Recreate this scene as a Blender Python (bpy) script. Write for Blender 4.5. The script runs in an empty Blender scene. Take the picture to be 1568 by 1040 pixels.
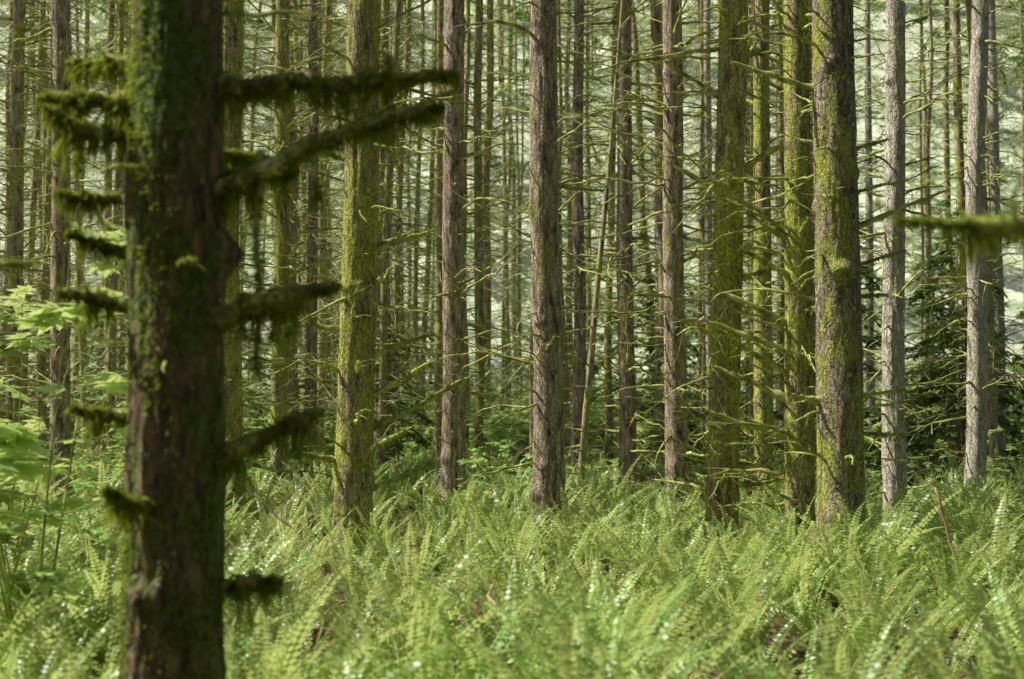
import bpy, math, random
import numpy as np
from mathutils import Vector
rng = np.random.default_rng(7)
scene = bpy.context.scene
scene.view_settings.view_transform='Standard'
scene.view_settings.look='None'
scene.view_settings.exposure=0

# ------------------------------------------------------------ noise
def _h(ix,iy,iz):
    h=(ix.astype(np.int64)*374761393+iy.astype(np.int64)*668265263+iz.astype(np.int64)*1274126177)&0xffffffff
    h=((h^(h>>13))*1103515245)&0xffffffff
    h=(h^(h>>16))&0xffff
    return h/65535.0
def vnoise(x,y,z):
    x,y,z=np.broadcast_arrays(np.asarray(x,float),np.asarray(y,float),np.asarray(z,float))
    ix,iy,iz=np.floor(x),np.floor(y),np.floor(z)
    fx,fy,fz=x-ix,y-iy,z-iz
    fx=fx*fx*(3-2*fx);fy=fy*fy*(3-2*fy);fz=fz*fz*(3-2*fz)
    r=0
    for a in (0,1):
        for b in (0,1):
            for c in (0,1):
                w=(fx if a else 1-fx)*(fy if b else 1-fy)*(fz if c else 1-fz)
                r=r+w*_h(ix+a,iy+b,iz+c)
    return r*2-1
def ground_z(x,y):
    return 0.16*vnoise(np.asarray(x)*0.16+5,np.asarray(y)*0.16,0.5)+0.05*vnoise(np.asarray(x)*0.8,np.asarray(y)*0.8,3.5)

# ------------------------------------------------------------ mesh builder
class MB:
    def __init__(s): s.v=[];s.f=[];s.m=[];s.n=0
    def add(s,V,F,mat=0):
        V=np.asarray(V,float).reshape(-1,3);F=np.asarray(F,int).reshape(-1,4)
        s.v.append(V);s.f.append(F+s.n);s.m.append(np.full(len(F),mat));s.n+=len(V)
    def mesh(s,name,mats,smooth=True):
        V=np.concatenate(s.v);F=np.concatenate(s.f);M=np.concatenate(s.m)
        me=bpy.data.meshes.new(name)
        me.vertices.add(len(V));me.vertices.foreach_set('co',V.astype(np.float32).ravel())
        me.loops.add(len(F)*4);me.loops.foreach_set('vertex_index',F.astype(np.int32).ravel())
        me.polygons.add(len(F));me.polygons.foreach_set('loop_start',(np.arange(len(F))*4).astype(np.int32))
        me.polygons.foreach_set('material_index',M.astype(np.int32))
        me.polygons.foreach_set('use_smooth',np.full(len(F),smooth))
        for m in mats: me.materials.append(m)
        me.update(calc_edges=True)
        return me
def norm(a): return a/np.maximum(np.linalg.norm(a,axis=-1,keepdims=True),1e-9)
def add_tubes(mb,P,R,S=4,mat=0):
    P=np.asarray(P,float);R=np.asarray(R,float)
    N,K,_=P.shape
    T=norm(np.gradient(P,axis=1))
    mt=np.abs(norm(T.mean(1)));ax=mt.argmin(1)
    ref=np.eye(3)[ax][:,None,:]*np.ones((1,K,1))
    U=norm(np.cross(T,ref));W=np.cross(T,U)
    a=np.linspace(0,2*np.pi,S,endpoint=False)
    V=P[:,:,None,:]+R[:,:,None,None]*(np.cos(a)[None,None,:,None]*U[:,:,None,:]+np.sin(a)[None,None,:,None]*W[:,:,None,:])
    i=np.arange(N)[:,None,None]*K*S;k=np.arange(K-1)[None,:,None]*S;j=np.arange(S)[None,None,:];j2=(j+1)%S
    F=np.stack(np.broadcast_arrays(i+k+j,i+k+j2,i+k+S+j2,i+k+S+j),-1)
    mb.add(V,F,mat)
def add_blades(mb,B,D,L,W,mat=0,side=None):
    """rhombus blades: base B, direction D, length L, half-width W"""
    B=np.asarray(B,float);D=norm(np.asarray(D,float));N=len(B)
    if side is None:
        side=rng.normal(size=(N,3))
    side=norm(side-(side*D).sum(-1,keepdims=True)*D)
    L=np.broadcast_to(np.asarray(L,float),(N,))[:,None];W=np.broadcast_to(np.asarray(W,float),(N,))[:,None]
    V=np.stack([B,B+D*L*0.45+side*W,B+D*L,B+D*L*0.45-side*W],1)
    mb.add(V,np.arange(N*4).reshape(N,4),mat)

# ------------------------------------------------------------ materials
def newmat(name):
    m=bpy.data.materials.new(name);m.use_nodes=True
    nt=m.node_tree;nt.nodes.clear()
    return m,nt
def N(nt,t,**k):
    n=nt.nodes.new(t)
    for a,b in k.items(): setattr(n,a,b)
    return n
def ramp(nt,fac,stops):
    r=N(nt,'ShaderNodeValToRGB');e=r.color_ramp.elements
    while len(e)<len(stops): e.new(0.5)
    for i,(p,c) in enumerate(stops):
        e[i].position=p;e[i].color=(*c,1) if len(c)==3 else c
    nt.links.new(fac,r.inputs[0]);return r.outputs[0]
def noise(nt,co,scale,detail=5,rough=0.6,mscale=None):
    if mscale:
        mp=N(nt,'ShaderNodeMapping');mp.inputs['Scale'].default_value=mscale;nt.links.new(co,mp.inputs[0]);co=mp.outputs[0]
    n=N(nt,'ShaderNodeTexNoise');n.inputs['Scale'].default_value=scale;n.inputs['Detail'].default_value=detail;n.inputs['Roughness'].default_value=rough
    nt.links.new(co,n.inputs['Vector']);return n.outputs[0]
def mix(nt,fac,a,b):
    m=N(nt,'ShaderNodeMix',data_type='RGBA')
    if isinstance(fac,float): m.inputs[0].default_value=fac
    else: nt.links.new(fac,m.inputs[0])
    for v,i in ((a,6),(b,7)):
        if isinstance(v,tuple): m.inputs[i].default_value=(*v,1)
        else: nt.links.new(v,m.inputs[i])
    return m.outputs[2]
W0=(0,0,0);W1=(1,1,1)
def bark(name,dark,light,moss=(.10,.12,.025),moss_t=0.55,lichen=0.66,vs=0.22,plate=26,crackmix=.35,near=True):
    m,nt=newmat(name)
    tc=N(nt,'ShaderNodeTexCoord').outputs['Object']
    n1=noise(nt,tc,16,5 if near else 2,.7,(1,1,vs))
    col=ramp(nt,n1,[(.34,dark),(.64,light)])
    if near:
        vo=N(nt,'ShaderNodeTexVoronoi',feature='DISTANCE_TO_EDGE');vo.inputs['Scale'].default_value=plate
        mp=N(nt,'ShaderNodeMapping');mp.inputs['Scale'].default_value=(1,1,.3);nt.links.new(tc,mp.inputs[0])
        ns=N(nt,'ShaderNodeTexNoise');ns.inputs['Scale'].default_value=9;nt.links.new(tc,ns.inputs['Vector'])
        vm=N(nt,'ShaderNodeVectorMath',operation='MULTIPLY_ADD');vm.inputs[1].default_value=(.12,.12,.12);nt.links.new(ns.outputs['Color'],vm.inputs[0]);nt.links.new(mp.outputs[0],vm.inputs[2])
        nt.links.new(vm.outputs[0],vo.inputs['Vector'])
        crack=ramp(nt,vo.outputs['Distance'],[(0,W0),(.13,W1)])
        col=mix(nt,crack,mix(nt,1-crackmix,col,tuple(c*.4 for c in dark)),col)
        li=ramp(nt,noise(nt,tc,22,2,.6),[(lichen,W0),(lichen+.05,W1)])
        col=mix(nt,li,col,(.65,.64,.54))
    mo=ramp(nt,noise(nt,tc,3.2,6 if near else 3,.72,(1,1,.45)),[(moss_t-.05,W0),(moss_t+.07,W1)])
    mcol=ramp(nt,noise(nt,tc,30,3 if near else 1,.75),[(.3,tuple(c*.35 for c in moss)),(.7,tuple(min(.95,c*1.7) for c in moss))])
    col=mix(nt,mo,col,mcol)
    b=N(nt,'ShaderNodeBsdfPrincipled');b.inputs['Roughness'].default_value=.85;b.inputs['Specular IOR Level'].default_value=.25
    nt.links.new(col,b.inputs['Base Color'])
    if near:
        ma=N(nt,'ShaderNodeMath',operation='ADD');nt.links.new(n1,ma.inputs[0]);
        mu=N(nt,'ShaderNodeMath',operation='MULTIPLY');nt.links.new(crack,mu.inputs[0]);mu.inputs[1].default_value=.4
        nt.links.new(mu.outputs[0],ma.inputs[1])
        bu=N(nt,'ShaderNodeBump');bu.inputs['Strength'].default_value=.9;bu.inputs['Distance'].default_value=.03
        nt.links.new(ma.outputs[0],bu.inputs['Height']);nt.links.new(bu.outputs[0],b.inputs['Normal'])
    o=N(nt,'ShaderNodeOutputMaterial');nt.links.new(b.outputs[0],o.inputs[0]);return m
def simple(name,c1,c2,scale=8,rough=.8,c3=None,detail=2):
    m,nt=newmat(name);tc=N(nt,'ShaderNodeTexCoord').outputs['Object']
    st=[(.35,c1),(.6,c2)]+([(.75,c3)] if c3 else [])
    col=ramp(nt,noise(nt,tc,scale,detail,.65),st)
    b=N(nt,'ShaderNodeBsdfPrincipled');b.inputs['Roughness'].default_value=rough;b.inputs['Specular IOR Level'].default_value=.3
    nt.links.new(col,b.inputs['Base Color']);o=N(nt,'ShaderNodeOutputMaterial');nt.links.new(b.outputs[0],o.inputs[0]);return m
def leaf(name,c1,c2,rough=.4,trans=.4,tcol=(.2,.32,.05),scale=3,spec=.5):
    m,nt=newmat(name);tc=N(nt,'ShaderNodeTexCoord').outputs['Object']
    oi=N(nt,'ShaderNodeObjectInfo').outputs['Random']
    col=ramp(nt,noise(nt,tc,scale,1,.6),[(.3,c1),(.7,c2)])
    hs=N(nt,'ShaderNodeHueSaturation');nt.links.new(col,hs.inputs['Color'])
    mr=N(nt,'ShaderNodeMapRange');mr.inputs['To Min'].default_value=.55;mr.inputs['To Max'].default_value=1.25;nt.links.new(oi,mr.inputs[0]);nt.links.new(mr.outputs[0],hs.inputs['Value'])
    mh=N(nt,'ShaderNodeMapRange');mh.inputs['To Min'].default_value=.465;mh.inputs['To Max'].default_value=.51;nt.links.new(oi,mh.inputs[0]);nt.links.new(mh.outputs[0],hs.inputs['Hue'])
    b=N(nt,'ShaderNodeBsdfPrincipled');b.inputs['Roughness'].default_value=rough;b.inputs['Specular IOR Level'].default_value=spec
    nt.links.new(hs.outputs[0],b.inputs['Base Color'])
    t=N(nt,'ShaderNodeBsdfTranslucent');t.inputs[0].default_value=(*tcol,1)
    x=N(nt,'ShaderNodeMixShader');x.inputs[0].default_value=trans
    nt.links.new(b.outputs[0],x.inputs[1]);nt.links.new(t.outputs[0],x.inputs[2])
    o=N(nt,'ShaderNodeOutputMaterial');nt.links.new(x.outputs[0],o.inputs[0]);return m

M_bark_near=bark('bark_near',(.035,.026,.016),(.44,.29,.17),moss=(.12,.17,.03),moss_t=.48,lichen=.66,plate=14,crackmix=.6)
M_bark_moss=bark('bark_mossy',(.11,.085,.04),(.76,.62,.34),moss=(.48,.50,.09),moss_t=.49,lichen=.67)
M_bark_brown=bark('bark_brown',(.12,.075,.05),(.93,.74,.56),moss=(.44,.44,.10),moss_t=.585,lichen=.66,plate=34)
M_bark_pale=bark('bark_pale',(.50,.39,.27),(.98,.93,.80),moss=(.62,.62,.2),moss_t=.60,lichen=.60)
M_bark_grey=bark('bark_grey',(.10,.075,.048),(.60,.48,.33),moss=(.40,.42,.08),moss_t=.52,lichen=.62)
M_bark_far=bark('bark_far',(.12,.085,.055),(.66,.53,.37),moss=(.40,.43,.09),moss_t=.51,near=False)
M_twig=simple('mossy_twig',(.20,.19,.06),(.60,.63,.19),6,.85,(.88,.88,.55))
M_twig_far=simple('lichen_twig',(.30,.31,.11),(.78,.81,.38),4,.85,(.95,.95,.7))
M_moss=leaf('moss',(.06,.10,.015),(.38,.48,.05),.9,.3,(.6,.72,.07),25,.1)
M_fern=leaf('fern_leaf',(.14,.29,.045),(.70,.88,.30),.40,.36,(.92,1,.34),2,.7)
M_dead=leaf('dead_fern',(.3,.16,.09),(.85,.6,.42),.7,.3,(.6,.4,.22),5,.3)
M_needle=leaf('conifer_needles',(.05,.11,.03),(.17,.27,.055),.5,.3,(.40,.6,.11),2,.4)
M_needle_haze=leaf('needles_painted_haze',(.44,.58,.30),(.97,.98,.80),.7,.3,(.98,1,.75),1,.2)  # far needles, with sunlit haze painted in as a very pale green
M_leaf=leaf('broad_leaf',(.16,.40,.10),(.64,.86,.34),.28,.42,(.9,1,.38),3,.9)
M_leaf_far=leaf('distant_leaf',(.22,.48,.11),(.68,.88,.34),.4,.4,(.9,1,.42),3,.6)
M_ground=simple('forest_floor',(.04,.03,.018),(.14,.10,.055),1.2,.95,(.09,.14,.04),detail=5)
M_hill_haze=simple('hillside_painted_haze',(.40,.52,.26),(.93,.96,.76),.22,.95,(.99,.99,.93),detail=7)  # scrub colour bleached to paint bright haze over the slope

# ------------------------------------------------------------ helpers
def link(o,parent=None,coll=None):
    (coll or scene.collection).objects.link(o)
    if parent: o.parent=parent
    return o
def branch(base,az,L,r,rise=0.1,droop=0.1,K=9,wig=.05,taper=.8):
    s=np.linspace(0,1,K);d=np.array([math.cos(az),math.sin(az),0]);p=np.array([-d[1],d[0],0])
    bend=rng.normal(0,.18)
    P=base+np.outer(s*L,d)+np.outer(L*(rise*s-droop*s**2),[0,0,1])+np.outer(L*bend*s**2,p)
    wk=np.cumsum(rng.normal(0,wig*L/K*1.6,(K,3)),0);wk-=wk[0]
    P=P+wk
    R=r*(1-s)**taper*.85+r*.15
    R*=1+.18*rng.normal(size=K)
    return P,np.maximum(R,.0015)
def twigs(P,R,L,n,lf=.32,K=5,down=.2):
    out=[];rr=[]
    K0=len(P)
    for _ in range(n):
        t=rng.uniform(.2,.98)*(K0-1);i=int(t);i=min(i,K0-2);f=t-i
        b=P[i]*(1-f)+P[i+1]*f;T=norm(P[i+1]-P[i])
        sd=norm(np.cross(T,[0,0,1]))*(1 if rng.random()<.5 else -1)
        D=norm(T*rng.uniform(.3,1.1)+sd*rng.uniform(.4,1)+np.array([0,0,rng.normal(-down,.35)]))
        l=L*lf*rng.uniform(.3,1.1)*(1.15-.6*t/K0)
        s=np.linspace(0,1,K)
        Q=b+np.outer(s*l,D)+np.outer(l*rng.normal(0,.22)*s**2,[0,0,1])+rng.normal(0,.03*l,(K,3))*s[:,None]
        out.append(Q);rr.append(np.maximum(R[i]*.55*(1-s*.8),.0018))
    return out,rr
def trunk(mb,r0,H,lean=(0,0),seg=40,dz=.05,zfine=7.5,amp=.05,mat=0,seed=0,flare=.35,curve=.05):
    z=np.concatenate([np.arange(-.4,zfine,dz),np.linspace(zfine,H,14)])
    th=np.linspace(0,2*np.pi,seg,endpoint=False)
    Z,TH=np.meshgrid(z,th,indexing='ij')
    R=r0*(1-.62*np.clip(Z,0,H)/H)*(1+flare*np.exp(-np.maximum(Z,0)*3.2)*(1+.5*np.cos(TH*3+seed)))
    cx,cy=np.cos(TH),np.sin(TH);o=seed*13.7
    n=.5*vnoise(cx*1.6+o,cy*1.6,Z*.9)+.3*vnoise(cx*4+o,cy*4,Z*2.2)+.28*vnoise(cx*11+o,cy*11,Z*4.5)+.22*vnoise(cx*22+o,cy*22,Z*14)
    R=R*(1+amp*n*2)
    for k in range(int(zfine*2.2)):
        kz=rng.uniform(.3,zfine);ka=rng.uniform(0,6.28);da=np.abs((TH-ka+np.pi)%(2*np.pi)-np.pi)
        R=R*(1+rng.uniform(.06,.3)*np.exp(-((Z-kz)/rng.uniform(.04,.12))**2-(da/.4)**2))
    ax,ay=trunk_axis(z,lean,H,seed,curve)
    V=np.stack([R*cx+ax[:,None],R*cy+ay[:,None],Z],-1)
    K,S=V.shape[:2];k=np.arange(K-1)[:,None]*S;j=np.arange(S)[None,:];j2=(j+1)%S
    mb.add(V,np.stack(np.broadcast_arrays(k+j,k+j2,k+S+j2,k+S+j),-1),mat)
def trunk_axis(z,lean,H,seed,curve):
    z=np.maximum(np.asarray(z,float),0)
    return lean[0]*z+curve*vnoise(z*.35+seed*3.1,seed+.3,0.7)-curve*vnoise(seed*3.1,seed+.3,.7), lean[1]*z+curve*vnoise(z*.35,seed+9.3,2.7)-curve*vnoise(0,seed+9.3,2.7)
def fuzz(mb,P,R,n,l=(.015,.04),w=.003,hang=0.,mat=2):
    K=len(P);t=rng.uniform(0,K-1.001,n);i=t.astype(int);f=(t-i)[:,None]
    clump=np.clip(.45+1.7*vnoise(t*.9,0.5,P[0,2]*7),0,2.2)
    c=P[i]*(1-f)+P[i+1]*f;rad=R[i]*(1-f[:,0])+R[i+1]*f[:,0]
    T=norm(P[i+1]-P[i]);d=rng.normal(size=(n,3));d=norm(d-(d*T).sum(1,keepdims=True)*T)
    D=d+np.array([0,0,-hang])+.45*rng.normal(size=(n,3))
    L=rng.uniform(*l,n)*(.55+.45*clump)
    if hang>0: L=L*(1+3.0*hang*(d[:,2]<-.3)*rng.random(n)*clump)
    add_blades(mb,c+d*rad[:,None]*.8,D,L,w*rng.uniform(.6,1.4,n),mat)

# ------------------------------------------------------------ crowns
def crown_mesh(name,H,rmax,nl,mat,lod=1.0,ls=1.0):
    mb=MB();Ps=[];Rs=[]
    B=[];D=[];LL=[]
    for i in range(nl):
        u=(i+rng.random())/nl
        z=H*u;L=rmax*(1-u)**.75*rng.uniform(.65,1.15)*(min(1,.55+u*3))+.15
        P,R=branch(np.array([0,0,z]),rng.uniform(0,6.28),L,.012+.02*(1-u),rise=rng.uniform(-.1,.25),droop=rng.uniform(.15,.45),K=7,wig=.04)
        Ps.append(P);Rs.append(R)
        n=int(26*L*lod)+6
        t=rng.uniform(.15,1,n)**.8*5.99;k=np.minimum(t.astype(int),5);f=(t-k)[:,None]
        b=P[k]*(1-f)+P[k+1]*f;T=norm(P[k+1]-P[k])
        s=norm(np.cross(T,[0,0,1.]))*rng.choice([-1,1],n)[:,None]
        Dm=norm(T*.8+s*rng.uniform(.3,1.,n)[:,None]+np.array([0,0,-.25])+.15*rng.normal(size=(n,3)))
        l=rng.uniform(.18,.5,n)*(.6+.25*L)*ls
        for q in range(3):
            fr=q/3
            bb=b+Dm*(l*fr)[:,None]
            sd=norm(np.cross(Dm,[0,0,1.]))*(1 if q%2 else -1)
            B.append(bb);D.append(norm(Dm+sd*.55+.2*rng.normal(size=(n,3))));LL.append(l*.6)
    add_tubes(mb,Ps,Rs,3,0)
    zz=np.linspace(-.3,H,8);add_tubes(mb,[np.stack([zz*0,zz*0,zz],1)],[.035*(1-zz/H*.9)],6,0)
    B=np.concatenate(B);D=np.concatenate(D);LL=np.concatenate(LL)
    sd=np.cross(D,np.array([0,0,1.]))+.35*rng.normal(size=D.shape)
    add_blades(mb,B,D,LL,LL*.16+.006,1,side=sd)
    return mb.mesh(name,[M_bark_far,mat])
crowns=[crown_mesh('crown_mesh_%d'%i,11+i,1.6,26,M_needle,.8) for i in range(4)]
dense=crown_mesh('crown_dense',11,1.7,75,M_needle,1.0,1.3)

# ------------------------------------------------------------ main trees
tree_i=0
def tree(x,y,r,mat,lean=(0,0),br=(),density=2.5,Lr=(.35,1.4),H=24,seg=36,dz=.06,amp=.05,fz=0,tfz=0,crown=False,zmax=9.5,name='conifer_tree',tw=7,rtw=.014,z0=.8,curve=.05,crown_z=11.5,drape=0,bwig=.06):
    global tree_i;tree_i+=1;sd=tree_i
    mb=MB();trunk(mb,r,H,lean,seg,dz,min(9,H*.6),amp,0,sd,curve=curve)
    def axis(z):
        a=trunk_axis(np.array([z]),lean,H,sd,curve);return np.array([a[0][0],a[1][0],z])
    BP=[];BR=[];TP=[];TR=[]
    n=int((zmax-z0)*density)
    for i in range(n):
        z=z0+(zmax-z0)*rng.random()
        az=rng.uniform(0,2*np.pi)
        stub=rng.random()<.2
        L=rng.uniform(.06,.2) if stub else rng.uniform(*Lr)
        rr=rtw*rng.uniform(.7,1.5)*(.8+.4*L)
        P,R=branch(axis(z)+np.array([math.cos(az),math.sin(az),0])*r*.7*(1-.5*z/H),az,L+r*.3,rr,rise=rng.uniform(-.25,.5),droop=rng.uniform(-.25,.45),wig=.1)
        BP.append(P);BR.append(R)
        if not stub:
            a,b=twigs(P,R,L,rng.integers(tw//2,tw+3));TP+=a;TR+=b
            if fz: fuzz(mb,P,R,int(fz*L*.5),(.01,.03),.004,.3)
    for (z,az,L,rr,rise,droop) in br:
        az=math.radians(az)
        P,R=branch(axis(z)+np.array([math.cos(az),math.sin(az),0])*r*.7,az,L,rr,rise,droop,K=14,wig=bwig,taper=.45)
        R=R*(1+.4*vnoise(np.arange(14)*.6,z*9,.5))
        add_tubes(mb,[P],[R],7,1)
        a,b=twigs(P,R*.6,L,rng.integers(4,8),lf=.24,down=-.1);TP+=a;TR+=b
        if fz:
            fuzz(mb,P,R,int(fz*L*2.2),(.010,.036),.0045,.7)
            for q,qr in zip(a,b): fuzz(mb,q,qr,int(fz*.08),(.01,.03),.004,.4)
        if drape: fuzz(mb,P[1:],R[1:],int(drape*L),(.02,.05),.005,1.4)
    if BP: add_tubes(mb,BP,BR,5,1)
    if TP: add_tubes(mb,TP,TR,3,1)
    if tfz:
        n=tfz;z=rng.uniform(0,6,n);th=rng.uniform(0,2*np.pi,n)
        a=trunk_axis(z,lean,H,sd,curve)
        msk=vnoise(np.cos(th)*1.5+sd,np.sin(th)*1.5,z*1.2)+.5*vnoise(np.cos(th)*5,np.sin(th)*5,z*5)>-.05
        z,th,ax,ay=z[msk],th[msk],a[0][msk],a[1][msk]
        R=r*(1-.62*z/H);d=np.stack([np.cos(th),np.sin(th),0*z],1)
        add_blades(mb,np.stack([ax,ay,z],1)+d*(R*.99)[:,None],d+np.array([0,0,-.7])+.4*rng.normal(size=d.shape),rng.uniform(.015,.05,len(z)),.005,2)
    o=bpy.data.objects.new(name,mb.mesh(name,[mat,M_twig,M_moss]))
    o.location=(x,y,float(ground_z(x,y)));link(o)
    if crown:
        c=bpy.data.objects.new('crown_%d'%sd,dense if crown=='dense' else crowns[sd%4]);a=axis(crown_z)
        c.location=(a[0],a[1],crown_z);c.rotation_euler=(0,0,rng.uniform(0,6));link(c,o)
    return o,axis

HB=[(3.38,0,.98,.046,.16,.04),(2.92,-8,.95,.042,.36,.04),(2.38,-20,.58,.055,.30,.0),(1.78,-5,.48,.046,.45,.05),(1.26,0,.33,.042,.1,.05),
    (3.30,185,.42,.042,.15,.1),(3.18,200,.40,.038,-.2,-.5),(2.9,170,.36,.028,-.1,-.2),(2.42,190,.34,.032,.3,.1),(3.5,150,.45,.036,.2,.1),(1.62,250,.32,.03,.1,-.2),
    (3.1,60,.5,.03,.2,.1),(3.0,5,.35,.03,-.1,-.3),(2.65,170,.3,.02,.4,0),(2.0,185,.3,.022,-.2,-.3)]
hero,hax=tree(-1.42,6,.205,M_bark_near,(0.0,0),HB,density=2.2,Lr=(.1,.45),seg=110,dz=.018,amp=.085,fz=1000,tfz=15000,tw=3,name='mossy_conifer_tree',zmax=8,curve=.03,crown=True,drape=1900,bwig=.11)
mb=MB()
for (dx,z,l) in [(.36,3.1,.95),(.90,3.50,.24),(.80,3.45,.14),(.42,2.52,.22),(.50,2.5,.18),(.30,2.5,.2),(.52,1.95,.14),(-.40,3.3,.3),(.6,3.42,.14),(.45,3.4,.12),(.6,2.98,.12)]:
    P=np.array([[dx+rng.normal(0,.008),-.06,z-l*t] for t in np.linspace(0,1,10)]);R=np.full(10,.014)*(1-.6*np.linspace(0,1,10))
    add_tubes(mb,[P],[R],5,0);fuzz(mb,P,R,int(900*l)+100,(.02,.05),.004,.8,1)
o=bpy.data.objects.new('hanging_moss',mb.mesh('hanging_moss',[M_twig,M_moss]));link(o,hero)

tree(-1.79,16,.215,M_bark_moss,(.018,0),[(1.55,5,1.25,.04,.55,.05),(1.9,-20,.9,.04,.5,.1),(2.35,0,.75,.036,.45,.05),(3.55,10,.7,.036,.5,.1),(4.95,0,.95,.038,.6,.15),(5.1,-30,.85,.036,.4,.05),(.85,-5,.8,.04,.5,.05),(2.7,180,.7,.042,-.35,-.9),(3.6,30,.6,.036,.4,0),(1.3,-40,.7,.036,.4,0),(2.2,200,.4,.036,.3,0),(4.6,175,.6,.036,.3,0),(1.2,190,.5,.036,.2,0)],density=7.0,seg=60,dz=.035,fz=260,tfz=4000,amp=.065,name='mossy_conifer_tree')
tree(-.89,21,.18,M_bark_brown,(.008,0),density=12,Lr=(.3,1.4),seg=50,dz=.04,amp=.05)
tree(.42,16.9,.19,M_bark_brown,(-.006,0),density=9,Lr=(.2,1.3),seg=60,dz=.035,amp=.05)
tree(1.94,24,.15,M_bark_brown,(0.002,0),density=15,Lr=(.4,1.9))
tree(2.33,20,.165,M_bark_brown,(-.012,0),density=14,Lr=(.3,1.6),seg=48)
tree(2.25,15.5,.175,M_bark_moss,(.035,0),[(3.2,10,.5,.036,.3,0),(2.6,190,.4,.036,.4,0),(1.2,0,.7,.036,-.3,-.5),(1.0,20,.8,.036,-.2,-.3),(4.2,170,.5,.036,.5,0),(5.2,180,.6,.036,.6,0),(4.4,0,.7,.034,.6,0)],density=11,seg=60,dz=.035,amp=.08,fz=220,tfz=3500,name='mossy_conifer_tree')
tree(3.35,19,.13,M_bark_moss,(.005,0),density=11,fz=80)
tree(3.02,15,.155,M_bark_moss,(.004,0),[(2.7,185,.95,.036,.55,.1),(2.4,180,.85,.036,.35,.0),(2.15,188,.95,.036,.65,.1),(1.5,180,.85,.036,.35,0),(1.9,170,.8,.034,.5,0),(3.6,175,.7,.034,.7,.1),(3.2,195,.6,.034,.6,.1)],density=12,seg=50,fz=220,tfz=2500,amp=.06,name='mossy_conifer_tree')
tree(3.12,13.5,.225,M_bark_grey,(-.012,0),[(4.9,178,.8,.034,.35,.0),(3.55,0,.85,.026,.45,.0),(3.2,8,.5,.024,.3,0),(1.95,-5,.5,.024,.1,0),(2.9,0,.35,.024,.1,0),(4.3,-5,.35,.024,.3,0),(1.6,0,.5,.024,.0,0),(1.9,190,.35,.034,.2,0)],density=6,Lr=(.2,.9),seg=70,dz=.03,amp=.05,fz=160,tfz=1500)
tree(4.62,17.2,.14,M_bark_pale,(.014,0),density=9,Lr=(.2,1.1),seg=40,dz=.04,amp=.09)
tree(6.85,21.2,.155,M_bark_pale,(.02,0),density=8,Lr=(.2,1.2),amp=.07)
tree(-6.96,22,.16,M_bark_brown,(-.008,0),density=12)
tree(-9.1,26,.14,M_bark_far,(0,0),density=12)
tree(-3.58,22,.13,M_bark_moss,(0,0),density=12,fz=60)
tree(-3.85,19.5,.15,M_bark_moss,(0,0),density=10,fz=60)
tree(-3.95,28,.12,M_bark_brown,(0,0),density=12)
tree(1.25,27,.125,M_bark_brown,(.003,0),density=12)
tree(1.0,22,.06,M_bark_far,(.085,0),density=6,Lr=(.2,.8),H=9,zmax=8)
tree(-2.7,30,.12,M_bark_far,density=12)
tree(-.75,31,.11,M_bark_far,density=12)
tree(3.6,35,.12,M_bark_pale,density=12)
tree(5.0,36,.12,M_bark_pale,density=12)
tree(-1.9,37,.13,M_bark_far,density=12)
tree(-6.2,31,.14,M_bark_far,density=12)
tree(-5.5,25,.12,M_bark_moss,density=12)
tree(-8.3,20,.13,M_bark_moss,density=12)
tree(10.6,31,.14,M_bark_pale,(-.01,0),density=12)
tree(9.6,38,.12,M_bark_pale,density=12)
# trees just outside the frame
tree(2.0,4.2,.19,M_bark_moss,(0,0),[(2.5,180,.72,.03,.06,.0)],density=0,fz=900,tw=2,name='mossy_conifer_tree',drape=600)
tree(-2.75,5.3,.2,M_bark_near,(0,0),[(3.15,-5,.75,.03,.1,.0),(2.55,5,.75,.03,-.02,0)],density=.0,fz=600,name='mossy_conifer_tree')
tree(-20,27,.2,M_bark_moss,density=1.5,crown='dense')  # unseen tree with a thick crown, added to cast shade into the scene
tree(8,12,.18,M_bark_moss,density=1.5,crown=True)

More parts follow.
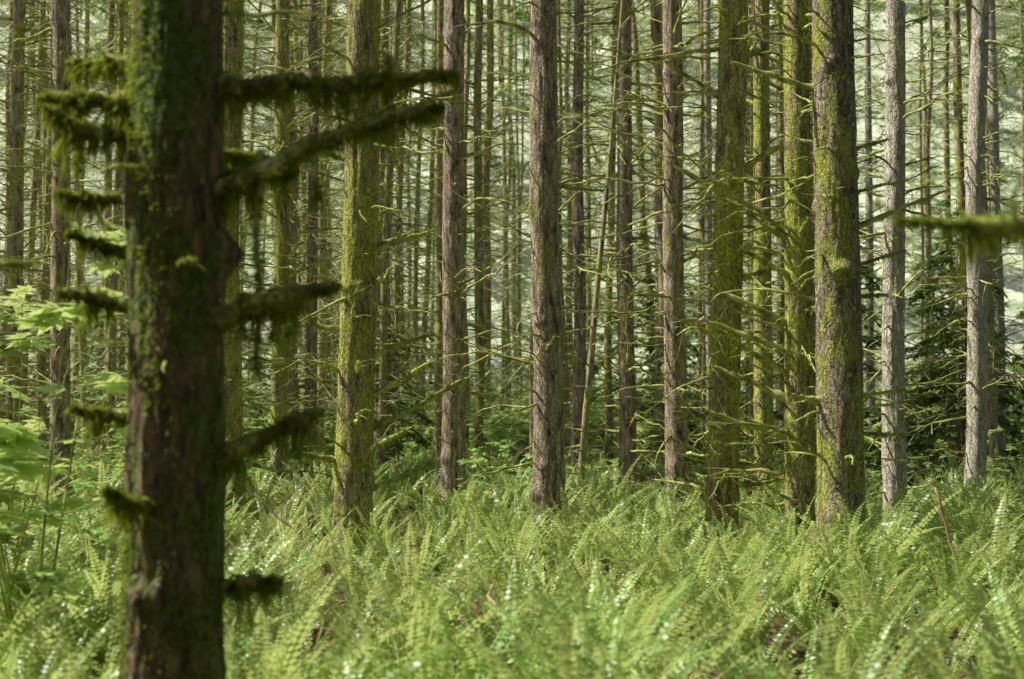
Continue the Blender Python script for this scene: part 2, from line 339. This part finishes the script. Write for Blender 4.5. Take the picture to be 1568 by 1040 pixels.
# ------------------------------------------------------------ instancing
def inst(name,variants,pts,rots,scls,idx):
    coll=bpy.data.collections.new(name+'_parts')
    for v in variants: coll.objects.link(v)
    me=bpy.data.meshes.new(name);me.vertices.add(len(pts));me.vertices.foreach_set('co',np.asarray(pts,np.float32).ravel())
    a=me.attributes.new('rot','FLOAT_VECTOR','POINT');a.data.foreach_set('vector',np.asarray(rots,np.float32).ravel())
    a=me.attributes.new('scl','FLOAT','POINT');a.data.foreach_set('value',np.asarray(scls,np.float32))
    a=me.attributes.new('idx','INT','POINT');a.data.foreach_set('value',np.asarray(idx,np.int32))
    o=bpy.data.objects.new(name,me);link(o)
    ng=bpy.data.node_groups.new(name+'_scatter','GeometryNodeTree')
    ng.interface.new_socket('Geometry',in_out='INPUT',socket_type='NodeSocketGeometry')
    ng.interface.new_socket('Geometry',in_out='OUTPUT',socket_type='NodeSocketGeometry')
    gi=ng.nodes.new('NodeGroupInput');go=ng.nodes.new('NodeGroupOutput')
    ci=ng.nodes.new('GeometryNodeCollectionInfo');ci.inputs['Collection'].default_value=coll
    ci.inputs['Separate Children'].default_value=True;ci.inputs['Reset Children'].default_value=True
    ip=ng.nodes.new('GeometryNodeInstanceOnPoints');ip.inputs['Pick Instance'].default_value=True
    def na(n,t):
        k=ng.nodes.new('GeometryNodeInputNamedAttribute');k.data_type=t;k.inputs['Name'].default_value=n;return k.outputs['Attribute']
    L=ng.links.new
    L(gi.outputs[0],ip.inputs['Points']);L(ci.outputs[0],ip.inputs['Instance'])
    L(na('rot','FLOAT_VECTOR'),ip.inputs['Rotation']);L(na('scl','FLOAT'),ip.inputs['Scale']);L(na('idx','INT'),ip.inputs['Instance Index'])
    L(ip.outputs[0],go.inputs[0])
    md=o.modifiers.new('scatter','NODES');md.node_group=ng
    return o

def fern_mesh(name,nf,npair,dead=1):
    mb=MB()
    for k in range(nf+dead):
        isd=k>=nf
        az=2*np.pi*(k+rng.uniform(-.35,.35))/nf if not isd else rng.uniform(0,6.28)
        L=rng.uniform(.6,1.08)*(.8 if isd else 1)
        a0=rng.uniform(.06,.42) if not isd else 1.1;a1=rng.uniform(.7,1.7) if not isd else 1.9
        n=npair+4;s=np.linspace(0,1,n);ang=a0+(a1-a0)*s**1.6
        ds=L/(n-1);h=np.concatenate([[0],np.cumsum(np.sin(ang[:-1])*ds)]);v=np.concatenate([[0],np.cumsum(np.cos(ang[:-1])*ds)])
        d=np.array([math.cos(az),math.sin(az),0]);p=np.array([-d[1],d[0],0])
        P=np.outer(h,d)+np.outer(v,[0,0,1])+np.outer(rng.normal(0,.12)*L*s**2,p)
        add_tubes(mb,[P],[.004*(1-s*.8)],3,1 if isd else 0)
        T=norm(np.gradient(P,axis=0));tw=rng.normal(0,.35)
        for sg in (-1,1):
            ss=s[3:];w=np.minimum(1,(ss)/.25)*(1-ss)**.55*.095*L*rng.uniform(.85,1.15)
            nn=norm(np.cross(T[3:],p))
            side=p*math.cos(tw)+nn*math.sin(tw)
            D=norm(side*sg+T[3:]*.32-np.array([0,0,.18])+.1*rng.normal(size=(len(ss),3)))
            add_blades(mb,P[3:],D,np.maximum(w,.008),L/npair*.44,1 if isd else 0,side=T[3:]+.2*rng.normal(size=(len(ss),3)))
    return mb.mesh(name,[M_fern,M_dead],False)
fernsH=[bpy.data.objects.new('fern_a%d'%i,fern_mesh('fern_a%d'%i,rng.integers(11,18),32,rng.integers(0,4))) for i in range(7)]
fernsL=[bpy.data.objects.new('fern_a%d'%(i+7),fern_mesh('fern_a%d'%(i+7),12,14,1)) for i in range(3)]
pts=[];rots=[];sc=[];idx=[]
def scatter(n,y0,y1,pw=1.0,thin=None,far=False):
    c=0
    while c<n:
        y=y0+(y1-y0)*rng.random()**pw;x=rng.uniform(-1,1)*(y*.44+1.2)
        d=vnoise(x*.55+3,y*.55,8.5)
        if rng.random()>.75+.6*d: c+=.2;continue
        if abs(x+1.42)<.3 and abs(y-6)<.3: continue
        if (x+1.15)**2/.7+(y-9.2)**2/1.8<1 and rng.random()<.85: c+=.2;continue
        pts.append((x,y,float(ground_z(x,y))-.02));rots.append((rng.normal(0,.16),rng.normal(0,.16),rng.uniform(0,6.28)))
        sc.append((.45+.7*rng.random()**1.2)*(1+.25*d));idx.append(rng.integers(7,10) if far else rng.integers(0,7));c+=1
scatter(440,5.4,12,.8);scatter(780,12,22,.9);scatter(420,22,42,.8,far=True)
inst('fern_undergrowth',fernsH+fernsL,pts,rots,sc,idx)

def shrub_mesh(name,H,nst,nl,ls=.13,spread=.6,mat=None):
    mb=MB();Ps=[];Rs=[];tips=[]
    for i in range(nst):
        az=rng.uniform(0,6.28);P,R=branch(np.zeros(3),az,spread*rng.uniform(.4,1),.01,0,0,K=8,wig=.06)
        P[:,2]+=np.linspace(0,H*rng.uniform(.6,1.05),8);Ps.append(P);Rs.append(R)
        for q in range(4):
            k=rng.integers(2,8);a2=rng.uniform(0,6.28);Q,R2=branch(P[k],a2,spread*rng.uniform(.3,.8),.005,.3,.2,K=8);Ps.append(Q);Rs.append(R2);tips.append(Q)
        tips.append(P)
    add_tubes(mb,Ps,Rs,4,0)
    for i in range(nl):
        Q=tips[rng.integers(len(tips))];b=Q[rng.integers(3,8)]+rng.normal(0,.03,3)
        az=rng.uniform(0,6.28);D=np.array([math.cos(az),math.sin(az),rng.uniform(-.5,.1)]);nrm=norm(np.array([rng.normal(0,.3),rng.normal(0,.3),1]))
        S=norm(np.cross(D,nrm));D=norm(D);l=ls*rng.uniform(.6,1.2)
        for a in (-1.15,-.58,0,.58,1.15):
            dd=D*math.cos(a)+S*math.sin(a);ll=l*(1-.28*abs(a))
            add_blades(mb,[b],[dd],ll,ll*.22,1,side=np.array([np.cross(dd,nrm)]))
    return mb.mesh(name,[M_twig,mat or M_leaf],False)
sm=[shrub_mesh('shrub_%d'%i,[1.0,1.5,.8,2.2][i],6,220,.14,.7) for i in range(4)]
sf=[shrub_mesh('shrub_far_%d'%i,[1.2,2.2][i],7,200,.26,1.1,M_leaf_far) for i in range(2)]
big=shrub_mesh('maple_shrub',2.75,6,200,.24,.7)
for (x,y,s,rz,me) in [(-3.0,8.9,1.05,0,big),(-4.1,11.5,.95,2,big),(-.62,18.6,.95,1,sm[0]),(-.3,20,.8,3,sm[1]),(-4.0,14,.8,2,sm[1]),(-6.3,17,1,1,big)]:
    o=bpy.data.objects.new('broadleaf_shrub',me);o.location=(x,y,float(ground_z(x,y)));o.scale=(s,)*3;o.rotation_euler=(0,0,rz);link(o)
pts=[];rots=[];sc=[];idx=[]
for i in range(420):
    y=rng.uniform(22,100);x=rng.uniform(-1,1)*(y*.42+1)
    pts.append((x,y,float(ground_z(x,y))));rots.append((0,0,rng.uniform(0,6.28)));sc.append(rng.uniform(.5,1.15)*(1 if y<45 else 1.3));idx.append(rng.integers(0,4) if y<36 else rng.integers(4,6))
inst('shrub_undergrowth',[bpy.data.objects.new('shrub_v%d'%i,m) for i,m in enumerate(sm+sf)],pts,rots,sc,idx)

# ------------------------------------------------------------ distant stand of trees
def stand_mesh(name,r,seed,H=24,crown=True):
    mb=MB();trunk(mb,r,H,(rng.normal(0,.012),0),10,.5,14,.05,0,seed,flare=.2,curve=.12)
    BP=[];BR=[];TP=[];TR=[]
    for i in range(120):
        z=rng.uniform(1.2,18);az=rng.uniform(0,6.28);L=rng.uniform(.5,2.0)
        P,R=branch(np.array([0,0,z]),az,L,.017,rise=rng.uniform(-.3,.35),droop=rng.uniform(-.2,.5),K=6,wig=.1)
        BP.append(P);BR.append(R);a,b=twigs(P,R,L,4,lf=.35,K=4);TP+=a;TR+=[np.maximum(q,.006) for q in b]
    add_tubes(mb,BP,BR,3,1);add_tubes(mb,TP,TR,3,1)
    if crown:
        cm=crowns[seed%4];n=len(cm.vertices);co=np.empty(n*3);cm.vertices.foreach_get('co',co);co=co.reshape(-1,3)+[0,0,13]
        m=len(cm.polygons);F=np.empty(m*4,int);cm.loops.foreach_get('vertex_index',F);mi=np.empty(m,int);cm.polygons.foreach_get('material_index',mi)
        F=F.reshape(-1,4);mb.v.append(co);mb.f.append(F+mb.n);mb.m.append(np.where(mi==1,2,1));mb.n+=n
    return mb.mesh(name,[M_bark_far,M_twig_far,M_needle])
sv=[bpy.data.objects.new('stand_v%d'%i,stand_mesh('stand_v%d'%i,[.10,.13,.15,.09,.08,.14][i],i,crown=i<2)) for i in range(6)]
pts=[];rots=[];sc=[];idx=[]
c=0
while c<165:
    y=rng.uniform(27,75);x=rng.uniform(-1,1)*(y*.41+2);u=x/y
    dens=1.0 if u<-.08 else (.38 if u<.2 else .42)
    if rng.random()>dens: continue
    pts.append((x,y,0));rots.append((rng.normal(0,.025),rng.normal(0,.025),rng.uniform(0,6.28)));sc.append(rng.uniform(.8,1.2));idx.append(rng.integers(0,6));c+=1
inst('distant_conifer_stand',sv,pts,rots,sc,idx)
# young understory conifers
yv=[bpy.data.objects.new('young_v%d'%i,crown_mesh('young_v%d'%i,4.5+i,1.3,46,M_needle,.9,.9)) for i in range(2)]
pts=[];rots=[];sc=[];idx=[]
for i in range(50):
    y=rng.uniform(29,76);x=rng.uniform(-1,1)*(y*.41+1)
    pts.append((x,y,float(ground_z(x,y))));rots.append((0,0,rng.uniform(0,6.28)));sc.append(rng.uniform(.5,1.5));idx.append(rng.integers(0,2))
inst('young_conifers',yv,pts,rots,sc,idx)
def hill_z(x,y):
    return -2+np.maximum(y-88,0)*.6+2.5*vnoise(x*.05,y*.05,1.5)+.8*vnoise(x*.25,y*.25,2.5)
fm=[crown_mesh('far_crown_%d'%i,14+4*i,3.0,60,M_needle_haze,.5,1.6) for i in range(3)]
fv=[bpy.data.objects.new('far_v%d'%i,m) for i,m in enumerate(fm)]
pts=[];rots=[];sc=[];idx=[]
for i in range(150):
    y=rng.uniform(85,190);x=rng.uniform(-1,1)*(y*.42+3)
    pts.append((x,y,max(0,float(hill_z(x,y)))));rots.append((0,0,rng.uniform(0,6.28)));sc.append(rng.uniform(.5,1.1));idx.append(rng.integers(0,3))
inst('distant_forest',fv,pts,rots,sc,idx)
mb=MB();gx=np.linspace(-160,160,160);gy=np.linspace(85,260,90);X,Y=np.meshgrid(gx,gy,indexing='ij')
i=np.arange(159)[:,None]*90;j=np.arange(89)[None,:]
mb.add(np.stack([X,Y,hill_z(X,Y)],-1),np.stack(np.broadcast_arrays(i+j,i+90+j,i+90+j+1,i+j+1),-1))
link(bpy.data.objects.new('hillside',mb.mesh('hillside',[M_hill_haze])))
# unseen forest behind the photographer, added to darken the trunk fronts
bm=[bpy.data.objects.new('back_v%d'%i,crown_mesh('back_v%d'%i,18,3.0,45,M_needle,.6,2.0)) for i in range(2)]
pts=[(x,y,2.0) for x,y in [(-9,-6),(-5,-9),(-1,-7),(3,-9),(7,-6),(11,-2),(13,5),(0,-14),(-8,-14),(8,-14),(14,11)]]
inst('unseen_conifer_forest',bm,pts,[(0,0,i*1.3) for i in range(11)],[1.1]*11,[i%2 for i in range(11)])

# ------------------------------------------------------------ ground
g=np.concatenate([-np.geomspace(600,30,14),np.linspace(-28,28,120),np.geomspace(30,600,14)])
X,Y=np.meshgrid(g,g+15,indexing='ij');Z=ground_z(X,Y)
mb=MB();n=len(g);i=np.arange(n-1)[:,None]*n;j=np.arange(n-1)[None,:]
mb.add(np.stack([X,Y,Z],-1),np.stack(np.broadcast_arrays(i+j,i+n+j,i+n+j+1,i+j+1),-1))
link(bpy.data.objects.new('ground',mb.mesh('ground',[M_ground])))
mb=MB();n=9000
y=rng.uniform(6,24,n);x=rng.uniform(-1,1,n)*(y*.45+1)
az=rng.uniform(0,6.28,n);D=np.stack([np.cos(az),np.sin(az),rng.uniform(-.1,.5,n)],1)
add_blades(mb,np.stack([x,y,ground_z(x,y)+.01],1),D,rng.uniform(.04,.14,n),rng.uniform(.008,.03,n),0)
n=3600;y=10+rng.normal(0,.8,n);x=-1.2+rng.normal(0,.7,n);az=rng.uniform(0,6.28,n);D=np.stack([np.cos(az),np.sin(az),rng.uniform(-.1,.7,n)],1)
add_blades(mb,np.stack([x,y,ground_z(x,y)+.02+.16*rng.random(n)],1),D,rng.uniform(.05,.22,n),rng.uniform(.008,.025,n),0)
link(bpy.data.objects.new('leaf_litter',mb.mesh('leaf_litter',[M_dead],False)))
for (a,b,r) in [((-2.05,11,0.9),(-2.35,10.6,.1),.012),((-3.2,15,1.35),(-2.0,14.6,.35),.012),((-2.0,10.2,.2),(-.7,10.6,.3),.04),((-1.9,9.9,.15),(-1.0,10.4,.35),.03),((3.7,12.5,1.2),(3.9,12.2,.1),.012),((.0,9.9,.1),(-.15,10.3,.6),.025)]:
    mb=MB();a=np.array(a);b=np.array(b);s=np.linspace(0,1,10)[:,None];P=a*(1-s)+b*s+rng.normal(0,.015,(10,3))
    R=np.full(10,r)*(1-.4*s[:,0]);add_tubes(mb,[P],[R],6,0);t,tr=twigs(P,R,.9,4,.3);add_tubes(mb,t,tr,4,0)
    link(bpy.data.objects.new('fallen_branch',mb.mesh('fallen_branch',[M_dead])))

# ------------------------------------------------------------ light
el=math.radians(46);az=math.radians(8);sv_=Vector((-math.cos(az)*math.cos(el),math.sin(az)*math.cos(el),math.sin(el)))
sun=bpy.data.lights.new('sun','SUN');sun.energy=5;sun.angle=math.radians(.5);sun.color=(1,.97,.86)
so=bpy.data.objects.new('sun',sun);so.rotation_euler=(-sv_).to_track_quat('-Z','Y').to_euler();so.location=(-20,5,30);link(so)
w=bpy.data.worlds.new('World');scene.world=w;w.use_nodes=True;nt=w.node_tree
sky=nt.nodes.new('ShaderNodeTexSky');sky.sky_type='NISHITA';sky.sun_disc=False;sky.sun_elevation=el;sky.sun_rotation=math.atan2(sv_.x,sv_.y)
sky.air_density=1.0;sky.dust_density=2;sky.ozone_density=1
bg=nt.nodes['Background'];bg.inputs[1].default_value=.052;nt.links.new(sky.outputs[0],bg.inputs[0])

cam=bpy.data.cameras.new('camera');cam.lens=50;cam.sensor_width=36;cam.clip_end=2000;cam.clip_start=.05
cam.dof.use_dof=True;cam.dof.focus_distance=17;cam.dof.aperture_fstop=1.8
co=bpy.data.objects.new('camera',cam);co.location=(0,0,2);co.rotation_euler=(math.radians(92.1),0,0);link(co);scene.camera=co
